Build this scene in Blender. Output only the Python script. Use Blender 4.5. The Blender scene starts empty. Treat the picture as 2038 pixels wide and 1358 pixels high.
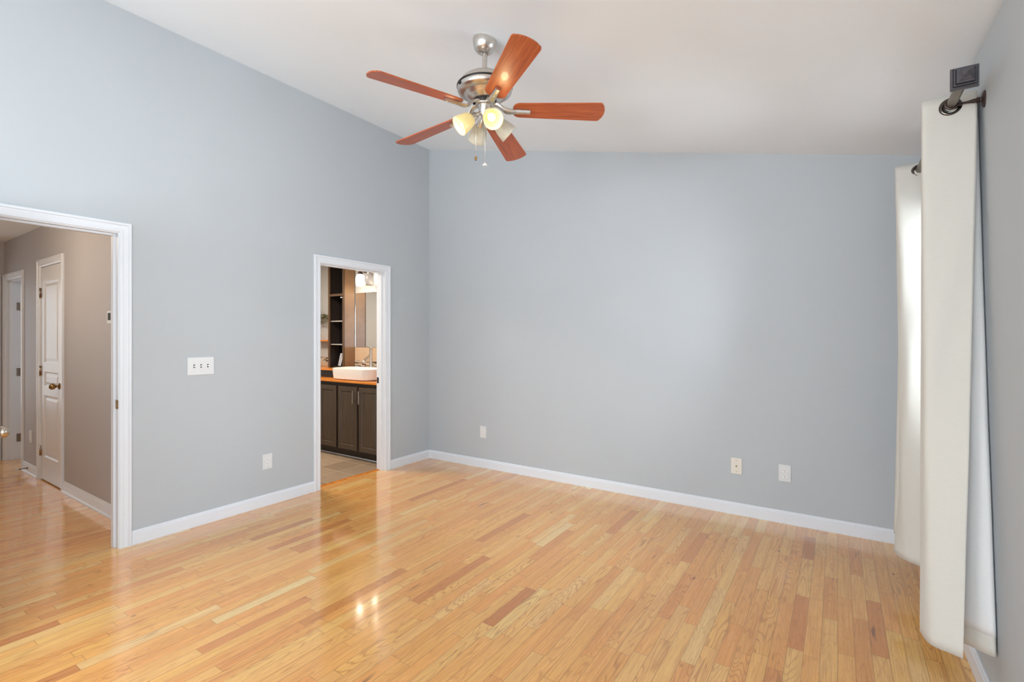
import bpy, bmesh, math, random
from mathutils import Vector, Matrix
random.seed(7)
scene = bpy.context.scene
COL = scene.collection
PI = math.pi

# ------------------------------------------------------------------ camera
YAW = math.atan2(648.0, 972.0)
cam_d = bpy.data.cameras.new('camera')
cam_d.sensor_width = 36.0
cam_d.lens = 972.0 / 2038.0 * 36.0
cam_d.shift_y = -7.0 / 2038.0
cam_d.clip_start = 0.02
cam = bpy.data.objects.new('camera', cam_d)
cam.location = (0, 0, 1.37)
cam.rotation_euler = (PI / 2, 0, YAW)
COL.objects.link(cam)
scene.camera = cam

# ------------------------------------------------------------------ world, added daylight lamps, exposure
w = bpy.data.worlds.new('sky'); scene.world = w
w.use_nodes = True
bg = w.node_tree.nodes['Background']
bg.inputs[0].default_value = (0.82, 0.92, 1.0, 1)
bg.inputs[1].default_value = 2.0

scene.view_settings.view_transform = 'Standard'
scene.view_settings.look = 'None'
scene.view_settings.gamma = 1.0
scene.view_settings.use_curve_mapping = False
scene.view_settings.exposure = 1.0

def area(name, loc, rot, sx, sy, power, color):
    l = bpy.data.lights.new(name, 'AREA'); l.shape = 'RECTANGLE'
    l.size = sx; l.size_y = sy; l.energy = power; l.color = color
    o = bpy.data.objects.new(name, l); o.location = loc; o.rotation_euler = rot
    COL.objects.link(o); return o
SKYC = (0.80, 0.91, 1.0)
# sky-coloured lamps added outside invented windows behind and beside the camera and curtains
area('added_front_daylight', (-2.75, -2.85, 1.45), (PI / 2 + 0.35, 0, 0), 1.5, 1.5, 51, SKYC)
area('added_front_daylight', (-0.85, -2.85, 1.45), (PI / 2 + 0.35, 0, 0), 1.5, 1.5, 51, SKYC)
area('added_side_daylight', (0.80, -0.9, 1.45), (PI / 2 + 0.12, 0, PI / 2 - 0.45), 2.0, 1.5, 66, SKYC)
area('added_curtain_daylight', (0.70, 3.2, 1.50), (PI / 2, 0, PI / 2), 0.8, 1.3, 30, SKYC)  # added lamp; the opening behind the curtains is invented too

# ------------------------------------------------------------------ helpers
def bm_new(): return bmesh.new()

def bx(bm, x0, x1, y0, y1, z0, z1, bev=0.0, mat=None):
    x0, x1 = min(x0, x1), max(x0, x1); y0, y1 = min(y0, y1), max(y0, y1); z0, z1 = min(z0, z1), max(z0, z1)
    vs = [bm.verts.new(c) for c in ((x0,y0,z0),(x1,y0,z0),(x1,y1,z0),(x0,y1,z0),(x0,y0,z1),(x1,y0,z1),(x1,y1,z1),(x0,y1,z1))]
    fs = [(0,3,2,1),(4,5,6,7),(0,1,5,4),(1,2,6,5),(2,3,7,6),(3,0,4,7)]
    faces = [bm.faces.new([vs[i] for i in f]) for f in fs]
    if bev > 0:
        es = list({e for f in faces for e in f.edges})
        bmesh.ops.bevel(bm, geom=es, offset=bev, segments=2, profile=0.6, affect='EDGES')
    if mat is not None:
        for v in vs:
            if v.is_valid: v.co = mat @ v.co
    return faces

def prism(bm, poly, axis, a, b):
    """extrude a 2D polygon along axis 'x','y' or 'z' from a to b"""
    def P(p, t):
        if axis == 'x': return (t, p[0], p[1])
        if axis == 'y': return (p[0], t, p[1])
        return (p[0], p[1], t)
    A = [bm.verts.new(P(p, a)) for p in poly]; B = [bm.verts.new(P(p, b)) for p in poly]
    n = len(poly)
    bm.faces.new(A); bm.faces.new(B[::-1])
    for i in range(n):
        bm.faces.new([A[i], B[i], B[(i+1) % n], A[(i+1) % n]])

def lathe(bm, prof, M=None, seg=32, cap=True):
    """prof: list of (r, z); M placed"""
    M = M or Matrix()
    rings = []
    for r, z in prof:
        if r < 1e-6:
            rings.append([bm.verts.new(M @ Vector((0, 0, z)))])
        else:
            rings.append([bm.verts.new(M @ Vector((r*math.cos(2*PI*k/seg), r*math.sin(2*PI*k/seg), z))) for k in range(seg)])
    for a, b in zip(rings[:-1], rings[1:]):
        for k in range(seg):
            k2 = (k+1) % seg
            if len(a) == 1 and len(b) == 1: continue
            if len(a) == 1: bm.faces.new([a[0], b[k], b[k2]])
            elif len(b) == 1: bm.faces.new([a[k], b[0], a[k2]])
            else: bm.faces.new([a[k], b[k], b[k2], a[k2]])
    if cap:
        for rg in (rings[0], rings[-1]):
            if len(rg) > 1: bm.faces.new(rg)

def tube(bm, pts, r, seg=10, cap=True):
    pts = [Vector(p) for p in pts]
    rs = r if isinstance(r, (list, tuple)) else [r] * len(pts)
    rings = []; up = None
    for i, p in enumerate(pts):
        t = (pts[min(i+1, len(pts)-1)] - pts[max(i-1, 0)]).normalized()
        if up is None:
            up = Vector((0, 0, 1)) if abs(t.z) < 0.9 else Vector((1, 0, 0))
        u = (up - t * up.dot(t)).normalized(); v = t.cross(u); up = u
        rings.append([bm.verts.new(p + rs[i]*(math.cos(2*PI*k/seg)*u + math.sin(2*PI*k/seg)*v)) for k in range(seg)])
    for a, b in zip(rings[:-1], rings[1:]):
        for k in range(seg):
            bm.faces.new([a[k], a[(k+1) % seg], b[(k+1) % seg], b[k]])
    if cap:
        bm.faces.new(rings[0][::-1]); bm.faces.new(rings[-1])

def frame_to(p, d, up=(0, 0, 1)):
    """matrix at p whose local z points along d"""
    d = Vector(d).normalized(); q = d.to_track_quat('Z', 'Y')
    return Matrix.Translation(Vector(p)) @ q.to_matrix().to_4x4()

def obj(name, bm, m, parent=None, smooth=False, recalc=True):
    if recalc: bmesh.ops.recalc_face_normals(bm, faces=bm.faces)
    me = bpy.data.meshes.new(name); bm.to_mesh(me); bm.free()
    for mm in (m if isinstance(m, (list, tuple)) else [m]): me.materials.append(mm)
    if smooth:
        for p in me.polygons: p.use_smooth = True
        if smooth == 'auto':
            me.set_sharp_from_angle(angle=math.radians(35))
    o = bpy.data.objects.new(name, me); COL.objects.link(o)
    if parent is not None:
        o.parent = parent
        o.matrix_parent_inverse = parent_matrix(parent).inverted()
    return o

def parent_matrix(p):
    M = Matrix.LocRotScale(p.location, p.rotation_euler, p.scale)
    if p.parent: M = parent_matrix(p.parent) @ p.matrix_parent_inverse @ M
    return M

def thing(name, label, cat, loc=(0, 0, 0), group=None, kind=None):
    o = bpy.data.objects.new(name, None); o.location = loc; o.empty_display_size = 0.05
    COL.objects.link(o); o['label'] = label; o['category'] = cat
    if group: o['group'] = group
    if kind: o['kind'] = kind
    return o
def tag(o, label, cat, group=None):
    o['label'] = label; o['category'] = cat
    if group: o['group'] = group
    return o
def struct(name, bm, m, label, cat, parent=None, smooth=False):
    o = obj(name, bm, m, parent, smooth)
    if parent is None:
        o['kind'] = 'structure'; o['label'] = label; o['category'] = cat
    return o

# ------------------------------------------------------------------ materials
def srgb(r, g, b):
    f = lambda c: (c/255/12.92) if c/255 <= 0.04045 else ((c/255+0.055)/1.055)**2.4
    return (f(r), f(g), f(b), 1)

class NT:
    def __init__(s, name):
        s.m = bpy.data.materials.new(name); s.m.use_nodes = True
        s.t = s.m.node_tree; s.n = s.t.nodes; s.b = s.n['Principled BSDF']
    def add(s, typ, **kw):
        n = s.n.new(typ)
        for k, v in kw.items(): setattr(n, k, v)
        return n
    def link(s, a, b): s.t.links.new(a, b)
    def math(s, op, a, b=None, c=None, clamp=False):
        n = s.n.new('ShaderNodeMath'); n.operation = op; n.use_clamp = clamp
        for i, v in enumerate((a, b, c)):
            if v is None: continue
            if isinstance(v, (int, float)): n.inputs[i].default_value = v
            else: s.link(v, n.inputs[i])
        return n.outputs[0]
    def mix(s, fac, a, b, mode='MIX'):
        n = s.n.new('ShaderNodeMix'); n.data_type = 'RGBA'; n.blend_type = mode
        for sock, v in ((n.inputs[0], fac), (n.inputs[6], a), (n.inputs[7], b)):
            if isinstance(v, (int, float)): sock.default_value = v
            elif isinstance(v, tuple): sock.default_value = v
            else: s.link(v, sock)
        return n.outputs[2]
    def ramp(s, fac, stops, interp='LINEAR'):
        n = s.n.new('ShaderNodeValToRGB'); cr = n.color_ramp; cr.interpolation = interp
        while len(cr.elements) < len(stops): cr.elements.new(0.5)
        for e, (p, c) in zip(cr.elements, stops):
            e.position = p; e.color = c if isinstance(c, tuple) else (c, c, c, 1)
        if fac is not None: s.link(fac, n.inputs[0])
        return n.outputs[0]
    def noise(s, vec, scale=5, detail=3, rough=0.5, dist=0.0, dim='3D'):
        n = s.n.new('ShaderNodeTexNoise'); n.noise_dimensions = dim
        n.inputs['Scale'].default_value = scale; n.inputs['Detail'].default_value = detail
        n.inputs['Roughness'].default_value = rough; n.inputs['Distortion'].default_value = dist
        if vec is not None: s.link(vec, n.inputs['Vector'])
        return n.outputs[0]
    def comb(s, x, y, z=0.0):
        n = s.n.new('ShaderNodeCombineXYZ')
        for i, v in enumerate((x, y, z)):
            if isinstance(v, (int, float)): n.inputs[i].default_value = v
            else: s.link(v, n.inputs[i])
        return n.outputs[0]
    def pos(s):
        g = s.n.new('ShaderNodeNewGeometry'); q = s.n.new('ShaderNodeSeparateXYZ')
        s.link(g.outputs['Position'], q.inputs[0]); return g.outputs['Position'], q.outputs
    def objc(s):
        g = s.n.new('ShaderNodeTexCoord'); q = s.n.new('ShaderNodeSeparateXYZ')
        s.link(g.outputs['Object'], q.inputs[0]); return g.outputs['Object'], q.outputs
    def bump(s, h, strength=0.1, dist=0.002):
        n = s.n.new('ShaderNodeBump'); n.inputs['Strength'].default_value = strength
        n.inputs['Distance'].default_value = dist
        s.link(h, n.inputs['Height']); s.link(n.outputs[0], s.b.inputs['Normal'])
    def set(s, **kw):
        for k, v in kw.items():
            k = k.replace('_', ' ')
            if isinstance(v, (int, float, tuple)): s.b.inputs[k].default_value = v
            else: s.link(v, s.b.inputs[k])

def simple(name, col, rough=0.5, metal=0.0, var=0.03, scale=8.0, bumpy=0.0, **kw):
    t = NT(name); p, _ = t.pos()
    n = t.noise(p, scale, 3)
    dark = tuple(c*(1-var) for c in col[:3]) + (1,); lite = tuple(min(1, c*(1+var)) for c in col[:3]) + (1,)
    t.set(Base_Color=t.ramp(n, [(0.3, dark), (0.7, lite)]), Roughness=rough, Metallic=metal, **kw)
    if bumpy: t.bump(t.noise(p, 220, 2), bumpy, 0.001)
    return t.m

M = {}
M['wall'] = simple('wall_paint_blue_grey', srgb(186, 190, 193), 0.62, var=0.012, scale=2.0, bumpy=0.06)
M['ceil'] = simple('ceiling_paint', srgb(238, 243, 247), 0.8, var=0.01, scale=2.0, bumpy=0.05)
M['hallwall'] = simple('hall_paint_greige', srgb(184, 180, 180), 0.62, var=0.015, scale=2.0, bumpy=0.06)
M['bathwall'] = simple('bathroom_paint_grey', srgb(186, 182, 176), 0.6, var=0.015, scale=2.0, bumpy=0.06)
M['trim'] = simple('trim_white_semigloss', srgb(228, 230, 234), 0.32, var=0.008, scale=4.0)
M['door'] = simple('door_white_paint', srgb(224, 223, 223), 0.38, var=0.01, scale=4.0)
M['plate'] = simple('white_plastic', srgb(222, 222, 221), 0.35, var=0.01)
M['ivory'] = simple('ivory_plastic', srgb(228, 221, 209), 0.35, var=0.01)
M['slot'] = simple('dark_slot', srgb(52, 48, 46), 0.6)
M['recep'] = simple('receptacle_plastic', srgb(238, 238, 236), 0.3, var=0.01)
M['nickel'] = simple('brushed_nickel', srgb(214, 208, 200), 0.30, 1.0, var=0.05, scale=60)
M['nickel_dark'] = simple('dark_motor_band', srgb(52, 48, 46), 0.4, 0.6)
M['chrome'] = simple('polished_chrome', srgb(222, 220, 216), 0.1, 1.0, var=0.02)
M['brass'] = simple('aged_brass', srgb(158, 126, 84), 0.28, 1.0, var=0.08, scale=30)
M['satin'] = simple('satin_nickel_knob', srgb(186, 172, 158), 0.25, 1.0, var=0.05, scale=30)
M['bronze'] = simple('oil_rubbed_bronze', srgb(74, 60, 58), 0.38, 0.75, var=0.15, scale=40)
M['finial'] = simple('pewter_finial', srgb(92, 90, 96), 0.42, 0.5, var=0.15, scale=60)
M['pewter'] = simple('brushed_pewter_pole', srgb(128, 118, 108), 0.34, 0.85, var=0.15, scale=50)
M['grommet'] = simple('grommet_metal', srgb(96, 90, 84), 0.16, 1.0, var=0.1, scale=30)
M['ceramic'] = simple('white_ceramic', srgb(236, 228, 220), 0.12, var=0.01)
M['orange'] = None

# hardwood floor
def oak_floor():
    t = NT('oak_strip_floor'); p, s = t.pos(); x, y = s[0], s[1]
    W = 0.0617
    u = t.math('DIVIDE', x, W); row = t.math('FLOOR', u); fu = t.math('FRACT', u)
    wn = t.add('ShaderNodeTexWhiteNoise', noise_dimensions='1D'); t.link(row, wn.inputs['W'])
    yy = t.math('ADD', t.math('MULTIPLY', y, 1.9), t.math('MULTIPLY', wn.outputs['Value'], 400.0))
    vo = t.add('ShaderNodeTexVoronoi', voronoi_dimensions='1D'); vo.inputs['Randomness'].default_value = 0.95; vo.inputs['Scale'].default_value = 1
    t.link(yy, vo.inputs['W'])
    ve = t.add('ShaderNodeTexVoronoi', voronoi_dimensions='1D', feature='DISTANCE_TO_EDGE'); ve.inputs['Randomness'].default_value = 0.95; ve.inputs['Scale'].default_value = 1
    t.link(yy, ve.inputs['W'])
    sc = t.add('ShaderNodeSeparateColor'); t.link(vo.outputs['Color'], sc.inputs[0])
    r, g, b = sc.outputs
    # planks: one id per board
    base = t.ramp(r, [(0.0, srgb(202, 130, 70)), (0.025, srgb(226, 154, 86)), (0.08, srgb(242, 172, 94)), (0.4, srgb(248, 183, 101)),
                      (0.65, srgb(250, 190, 108)), (0.9, srgb(250, 197, 117)), (0.98, srgb(251, 208, 134)), (1.0, srgb(252, 219, 154))])
    tint = t.ramp(g, [(0.0, (1.0, 0.93, 0.90, 1)), (0.5, (1, 1, 1, 1)), (1.0, (1.0, 1.03, 0.95, 1))])
    base = t.mix(1.0, base, tint, 'MULTIPLY')
    off = t.math('MULTIPLY', g, 37.0); off2 = t.math('MULTIPLY', b, 53.0)
    # fine fibre streaks
    v1 = t.comb(t.math('ADD', t.math('MULTIPLY', x, 230.0), off), t.math('MULTIPLY', y, 4.0), off2)
    fib = t.noise(v1, 1.0, 3, 0.6)
    # cathedral figure: contour lines of a stretched noise
    v2 = t.comb(t.math('ADD', t.math('MULTIPLY', x, 13.0), off), t.math('ADD', t.math('MULTIPLY', y, 1.5), off2), off2)
    fld = t.noise(v2, 1.0, 1.5, 0.4, 0.3)
    rings = t.math('SINE', t.math('MULTIPLY', fld, t.math('ADD', 70.0, t.math('MULTIPLY', b, 70.0))))
    rg = t.ramp(rings, [(0.0, 0.0), (0.55, 0.1), (1.0, 1.0)])
    amp = t.math('MULTIPLY', t.ramp(b, [(0.0, 0.15), (0.5, 0.35), (1.0, 1.0)]), 0.55)
    c1 = t.mix(t.math('MULTIPLY', rg, amp), base, srgb(158, 92, 48))
    c2 = t.mix(t.ramp(fib, [(0.42, 0.0), (0.74, 0.42)]), c1, srgb(176, 108, 58))
    c2 = t.mix(t.ramp(fib, [(0.25, 0.3), (0.45, 0.0)]), c2, srgb(240, 196, 142))
    v5 = t.comb(t.math('ADD', t.math('MULTIPLY', x, 620.0), off), t.math('MULTIPLY', y, 22.0), off2)
    pore = t.noise(v5, 1.0, 2, 0.5)
    c2 = t.mix(t.ramp(pore, [(0.50, 0.0), (0.72, 0.30)]), c2, srgb(160, 96, 52))
    v6 = t.comb(t.math('ADD', t.math('MULTIPLY', x, 85.0), off2), t.math('ADD', t.math('MULTIPLY', y, 1.3), off), off)
    med = t.noise(v6, 1.0, 3, 0.55, 0.5)
    c2 = t.mix(t.ramp(med, [(0.50, 0.0), (0.72, 0.34)]), c2, srgb(202, 126, 66))
    # broad tone drift inside a board
    v3 = t.comb(t.math('ADD', t.math('MULTIPLY', x, 16.0), off2), t.math('ADD', t.math('MULTIPLY', y, 0.9), off), off)
    dr = t.noise(v3, 1.0, 2, 0.5)
    c3 = t.mix(t.ramp(dr, [(0.52, 0.0), (0.80, 0.34)]), c2, srgb(196, 122, 66))
    # mineral streaks and knots
    v4 = t.comb(t.math('ADD', t.math('MULTIPLY', x, 34.0), off2), t.math('ADD', t.math('MULTIPLY', y, 2.6), off), off2)
    ms = t.noise(v4, 1.0, 2, 0.5, 0.4)
    c4 = t.mix(t.ramp(ms, [(0.70, 0.0), (0.78, 0.66)]), c3, srgb(96, 60, 42))
    kv = t.add('ShaderNodeTexVoronoi'); kv.inputs['Scale'].default_value = 1.0
    t.link(t.comb(t.math('MULTIPLY', x, 5.0), t.math('MULTIPLY', y, 2.6), 0.0), kv.inputs['Vector'])
    kn = t.ramp(kv.outputs['Distance'], [(0.0, 0.85), (0.022, 0.7), (0.05, 0.0)])
    c5 = t.mix(kn, c4, srgb(92, 50, 32))
    # seams
    eu = t.math('MINIMUM', fu, t.math('SUBTRACT', 1.0, fu))
    s1 = t.ramp(eu, [(0.0, 1.0), (0.012, 0.8), (0.028, 0.0)])
    s2 = t.ramp(ve.outputs['Distance'], [(0.0, 1.0), (0.0012, 0.8), (0.0026, 0.0)])
    seam = t.math('MAXIMUM', s1, s2)
    c6 = t.mix(t.math('MULTIPLY', seam, 0.55), c5, srgb(96, 56, 32))
    t.set(Base_Color=c6, Roughness=t.ramp(fib, [(0.2, 0.17), (0.8, 0.24)]))
    t.b.inputs['Specular IOR Level'].default_value = 0.5
    t.b.inputs['Coat Weight'].default_value = 0.8
    t.b.inputs['Coat Roughness'].default_value = 0.085
    t.bump(t.math('SUBTRACT', t.math('MULTIPLY', fib, 0.25), seam), 0.12, 0.001)
    return t.m
M['floor'] = oak_floor()

def blade_wood():
    t = NT('cherry_blade_veneer'); p, s = t.objc()
    v = t.comb(t.math('MULTIPLY', s[0], 5.0), t.math('MULTIPLY', s[1], 90.0), s[2])
    n = t.noise(v, 1.0, 4, 0.6, 0.3)
    t.set(Base_Color=t.ramp(n, [(0.25, srgb(140, 62, 26)), (0.5, srgb(172, 82, 38)), (0.75, srgb(196, 104, 54))]), Roughness=0.34)
    t.b.inputs['Coat Weight'].default_value = 0.15
    return t.m
M['blade'] = blade_wood()

def cloth(name, c, tr):
    t = NT(name); p, s = t.pos()
    v = t.comb(t.math('MULTIPLY', s[0], 60.0), t.math('MULTIPLY', s[1], 60.0), t.math('MULTIPLY', s[2], 700.0))
    n = t.noise(v, 1.0, 2, 0.6)
    t.set(Base_Color=t.ramp(n, [(0.3, tuple(k*0.95 for k in c[:3])+(1,)), (0.7, c)]), Roughness=0.75)
    t.b.inputs['Sheen Weight'].default_value = 0.15
    t.bump(n, 0.12, 0.001)
    if tr > 0:
        out = t.n['Material Output']
        tl = t.add('ShaderNodeBsdfTranslucent'); tl.inputs[0].default_value = c
        mx = t.add('ShaderNodeMixShader'); mx.inputs[0].default_value = tr
        t.link(t.b.outputs[0], mx.inputs[1]); t.link(tl.outputs[0], mx.inputs[2]); t.link(mx.outputs[0], out.inputs[0])
    return t.m
M['fabric'] = cloth('cream_dupioni_fabric', srgb(214, 209, 199), 0.04)
M['lining'] = cloth('white_lining_fabric', srgb(240, 237, 234), 0.06)

def glow(name, base, e, strength, edge):
    t = NT(name); p, _ = t.pos(); n = t.noise(p, 40, 2)
    t.set(Base_Color=t.ramp(n, [(0.3, base), (0.7, tuple(min(1, k*1.05) for k in base[:3])+(1,))]), Roughness=0.35)
    t.b.inputs['Emission Color'].default_value = e; t.b.inputs['Emission Strength'].default_value = strength
    return t.m
M['shade_lit'] = glow('lit_alabaster_glass', srgb(222, 202, 140), (1.0, 0.78, 0.34, 1), 0.13, 0)
M['bulb_lit'] = glow('lit_bulb', srgb(255, 250, 235), (1.0, 0.93, 0.72, 1), 1.1, 0)
M['bath_lit'] = glow('lit_vanity_glass', srgb(250, 248, 240), (1.0, 0.93, 0.82, 1), 0.8, 0)
M['shade_off'] = simple('alabaster_glass_unlit', srgb(206, 200, 182), 0.35, var=0.05, scale=45)
M['bath_off'] = simple('vanity_glass_unlit', srgb(176, 172, 168), 0.3, var=0.02, scale=45)
M['bulb_off'] = simple('bulb_glass_unlit', srgb(232, 230, 222), 0.3)

def wood(name, lo, mid, hi, sx=3.0, sz=60.0, rough=0.35, axis='x'):
    t = NT(name); p, s = t.pos()
    a, b2 = (s[0], s[2]) if axis == 'x' else (s[2], s[0])
    v = t.comb(t.math('MULTIPLY', a, sx), t.math('MULTIPLY', b2, sz), t.math('MULTIPLY', s[1], sz))
    n = t.noise(v, 1.0, 4, 0.6, 0.4)
    t.set(Base_Color=t.ramp(n, [(0.25, lo), (0.5, mid), (0.75, hi)]), Roughness=rough)
    return t.m
M['orange'] = wood('honey_butcher_block', srgb(176, 96, 28), srgb(214, 128, 44), srgb(232, 154, 70), rough=0.22)
M['espresso'] = wood('espresso_cabinet', srgb(62, 50, 40), srgb(74, 61, 49), srgb(86, 70, 56), sx=50, sz=3, rough=0.36)
M['kick'] = simple('dark_toe_kick', srgb(40, 30, 24), 0.5)
M['tower_side'] = wood('walnut_tower_side', srgb(128, 96, 66), srgb(146, 112, 80), srgb(162, 128, 94), sx=60, sz=3, rough=0.28)
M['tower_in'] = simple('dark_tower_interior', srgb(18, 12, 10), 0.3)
M['black'] = simple('black_lacquer', srgb(24, 24, 28), 0.2)
M['glassshelf'] = simple('frosted_shelf_edge', srgb(176, 170, 162), 0.2)

def mirror_mat():
    t = NT('mirror_silver'); p, _ = t.pos()
    t.set(Base_Color=t.ramp(t.noise(p, 3, 2), [(0.3, (0.86, 0.87, 0.86, 1)), (0.7, (0.9, 0.9, 0.89, 1))]), Roughness=0.01, Metallic=1.0)
    return t.m
M['mirror'] = mirror_mat()

def tile_floor():
    t = NT('tan_porcelain_tile'); p, s = t.pos()
    br = t.add('ShaderNodeTexBrick'); br.offset = 0.0
    br.inputs['Scale'].default_value = 1.0; br.inputs['Brick Width'].default_value = 0.305; br.inputs['Row Height'].default_value = 0.305
    br.inputs['Mortar Size'].default_value = 0.0035; br.inputs['Mortar Smooth'].default_value = 0.1; br.inputs['Bias'].default_value = 0.0
    br.inputs['Color1'].default_value = srgb(152, 128, 104); br.inputs['Color2'].default_value = srgb(182, 156, 128); br.inputs['Mortar'].default_value = srgb(206, 184, 156)
    t.link(t.comb(t.math('ADD', s[1], -3.176), t.math('ADD', s[0], 4.255), 0.0), br.inputs['Vector'])
    n = t.noise(t.comb(t.math('MULTIPLY', s[0], 4), t.math('MULTIPLY', s[1], 18), 0.0), 1.0, 4, 0.6)
    c = t.mix(t.ramp(n, [(0.35, 0.0), (0.75, 0.35)]), br.outputs['Color'], srgb(120, 100, 82))
    t.set(Base_Color=c, Roughness=0.45)
    return t.m
M['tile'] = tile_floor()

def mosaic():
    t = NT('glass_mosaic_strip'); p, s = t.pos()
    row = t.math('FLOOR', t.math('DIVIDE', s[2], 0.0155))
    wn = t.add('ShaderNodeTexWhiteNoise', noise_dimensions='1D'); t.link(row, wn.inputs['W'])
    cellx = t.math('FLOOR', t.math('DIVIDE', t.math('ADD', s[0], wn.outputs['Value']), 0.075))
    w2 = t.add('ShaderNodeTexWhiteNoise', noise_dimensions='2D'); t.link(t.comb(cellx, row, 0.0), w2.inputs['Vector'])
    c = t.ramp(w2.outputs['Value'], [(0.0, srgb(66, 52, 42)), (0.12, srgb(136, 118, 98)), (0.30, srgb(196, 176, 152)), (0.62, srgb(150, 148, 138)), (0.82, srgb(206, 192, 170))], 'CONSTANT')
    t.set(Base_Color=c, Roughness=0.12)
    return t.m
M['mosaic'] = mosaic()
M['splash'] = simple('beige_wall_tile', srgb(198, 170, 140), 0.25, var=0.03, scale=12)

def pane():
    t = NT('window_pane'); out = t.n['Material Output']
    tr = t.add('ShaderNodeBsdfTransparent'); gl = t.add('ShaderNodeBsdfGlossy'); gl.inputs['Roughness'].default_value = 0.0
    fr = t.add('ShaderNodeFresnel'); mx = t.add('ShaderNodeMixShader')
    t.link(fr.outputs[0], mx.inputs[0]); t.link(tr.outputs[0], mx.inputs[1]); t.link(gl.outputs[0], mx.inputs[2]); t.link(mx.outputs[0], out.inputs[0])
    return t.m
M['pane'] = pane()

# ------------------------------------------------------------------ room shell
XL, XR = -3.877, 0.472           # wall faces
YB, YF = 4.111, -2.60
TH = 0.118
XLo = XL - TH                    # hall / bathroom side of the left wall
ZL, ZR = 3.513, 2.546
SL = (ZL - ZR) / (XR - XL)
def zc(x): return ZL - SL * (x - XL)
HY = 1.400                       # hall side wall face
HC = 2.44

D1 = (0.495, 1.216, 2.045)       # bedroom door clear opening y0,y1,top
D2 = (2.706, 3.452, 2.040)       # bathroom door
# left wall with both doorways
bm = bm_new()
j = 0.018
ys = [YF - .15, D1[0]-j, D1[1]+j, D2[0]-j, D2[1]+j, YB]
bx(bm, XLo, XL, ys[0], ys[1], 0, ZL); bx(bm, XLo, XL, ys[1], ys[2], D1[2]+j, ZL)
bx(bm, XLo, XL, ys[2], ys[3], 0, ZL); bx(bm, XLo, XL, ys[3], ys[4], D2[2]+j, ZL)
bx(bm, XLo, XL, ys[4], ys[5], 0, ZL)
# hall side faces show greige paint, bathroom side shows grey paint
bmesh.ops.recalc_face_normals(bm, faces=bm.faces)
for f in bm.faces:
    c = f.calc_center_median()
    if f.normal.x < -0.5: f.material_index = 1 if c.y < HY else 2
struct('wall_left', bm, [M['wall'], M['hallwall'], M['bathwall']], 'pale blue-grey wall with the bedroom and bathroom doorways', 'wall')
bm = bm_new(); prism(bm, [(XLo, 0), (XR+.15, 0), (XR+.15, zc(XR+.15)), (XL, ZL), (XLo, ZL)], 'y', YB, YB + .12)
struct('wall_back', bm, M['wall'], 'wide blank blue-grey wall facing the camera, under the ceiling slope', 'wall')
# right wall with openings added for the lamps outside
W_SIDE = (-1.9, 0.1, 0.75, 2.20); W_CUR = (2.80, 3.60, 0.85, 2.12)
bm = bm_new()
def wall_x(bm, x0, x1, y0, y1, z1, ops):
    y = y0
    for a, b, c, d in ops:
        bx(bm, x0, x1, y, a, 0, z1); bx(bm, x0, x1, a, b, 0, c); bx(bm, x0, x1, a, b, d, z1); y = b
    bx(bm, x0, x1, y, y1, 0, z1)
wall_x(bm, XR, XR + .15, YF - .15, YB, ZR - 0.034, [W_SIDE, W_CUR])
struct('wall_right', bm, M['wall'], 'blue-grey wall behind the curtains at the right edge', 'wall')
# front wall (behind the camera) with two added windows
bm = bm_new()
fx = [XL, -3.5, -2.0, -1.6, -0.1, XR]
def wf(x0, x1, z0, z1):
    bx(bm, x0, x1, YF - .15, YF, z0, z1)
for i in (0, 2, 4):
    x0, x1 = fx[i], fx[i+1]; prism(bm, [(x0, 0), (x1, 0), (x1, zc(x1)), (x0, zc(x0))], 'y', YF - .15, YF)
for i in (1, 3):
    x0, x1 = fx[i], fx[i+1]; wf(x0, x1, 0, 0.75); prism(bm, [(x0, 2.30), (x1, 2.30), (x1, zc(x1)), (x0, zc(x0))], 'y', YF - .15, YF)
struct('wall_front', bm, M['wall'], 'blue-grey wall behind the camera, with two added windows', 'wall')
# sloped ceiling
bm = bm_new(); prism(bm, [(XLo, ZL), (XL, ZL), (XR+.15, zc(XR+.15)), (XR+.15, zc(XR+.15)+.1), (XL, ZL+.1), (XLo, ZL+.1)], 'y', YF - .15, YB + .12)
struct('ceiling', bm, M['ceil'], 'smooth sloped ceiling over the bedroom', 'ceiling')
# floors
bm = bm_new()
bx(bm, XL - .08, XR + .15, YF - .15, YB + .12, -0.05, 0)
bx(bm, -9.2, XL - .08, -0.9, HY + .15, -0.05, 0)
struct('floor', bm, M['floor'], 'glossy honey oak strip floor running through bedroom and hall', 'floor')
bm = bm_new(); bx(bm, -6.4, XL - .08, 1.55, 4.27, -0.05, -0.002)
struct('floor.001', bm, M['tile'], 'tan tiled floor of the bathroom', 'floor')
bm = bm_new(); bx(bm, XL - .098, XL - .062, D2[0], D2[1], -0.002, 0.006, 0.003)
struct('trim_1', bm, M['orange'], 'narrow honey wood threshold between oak and tile', 'trim')

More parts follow.
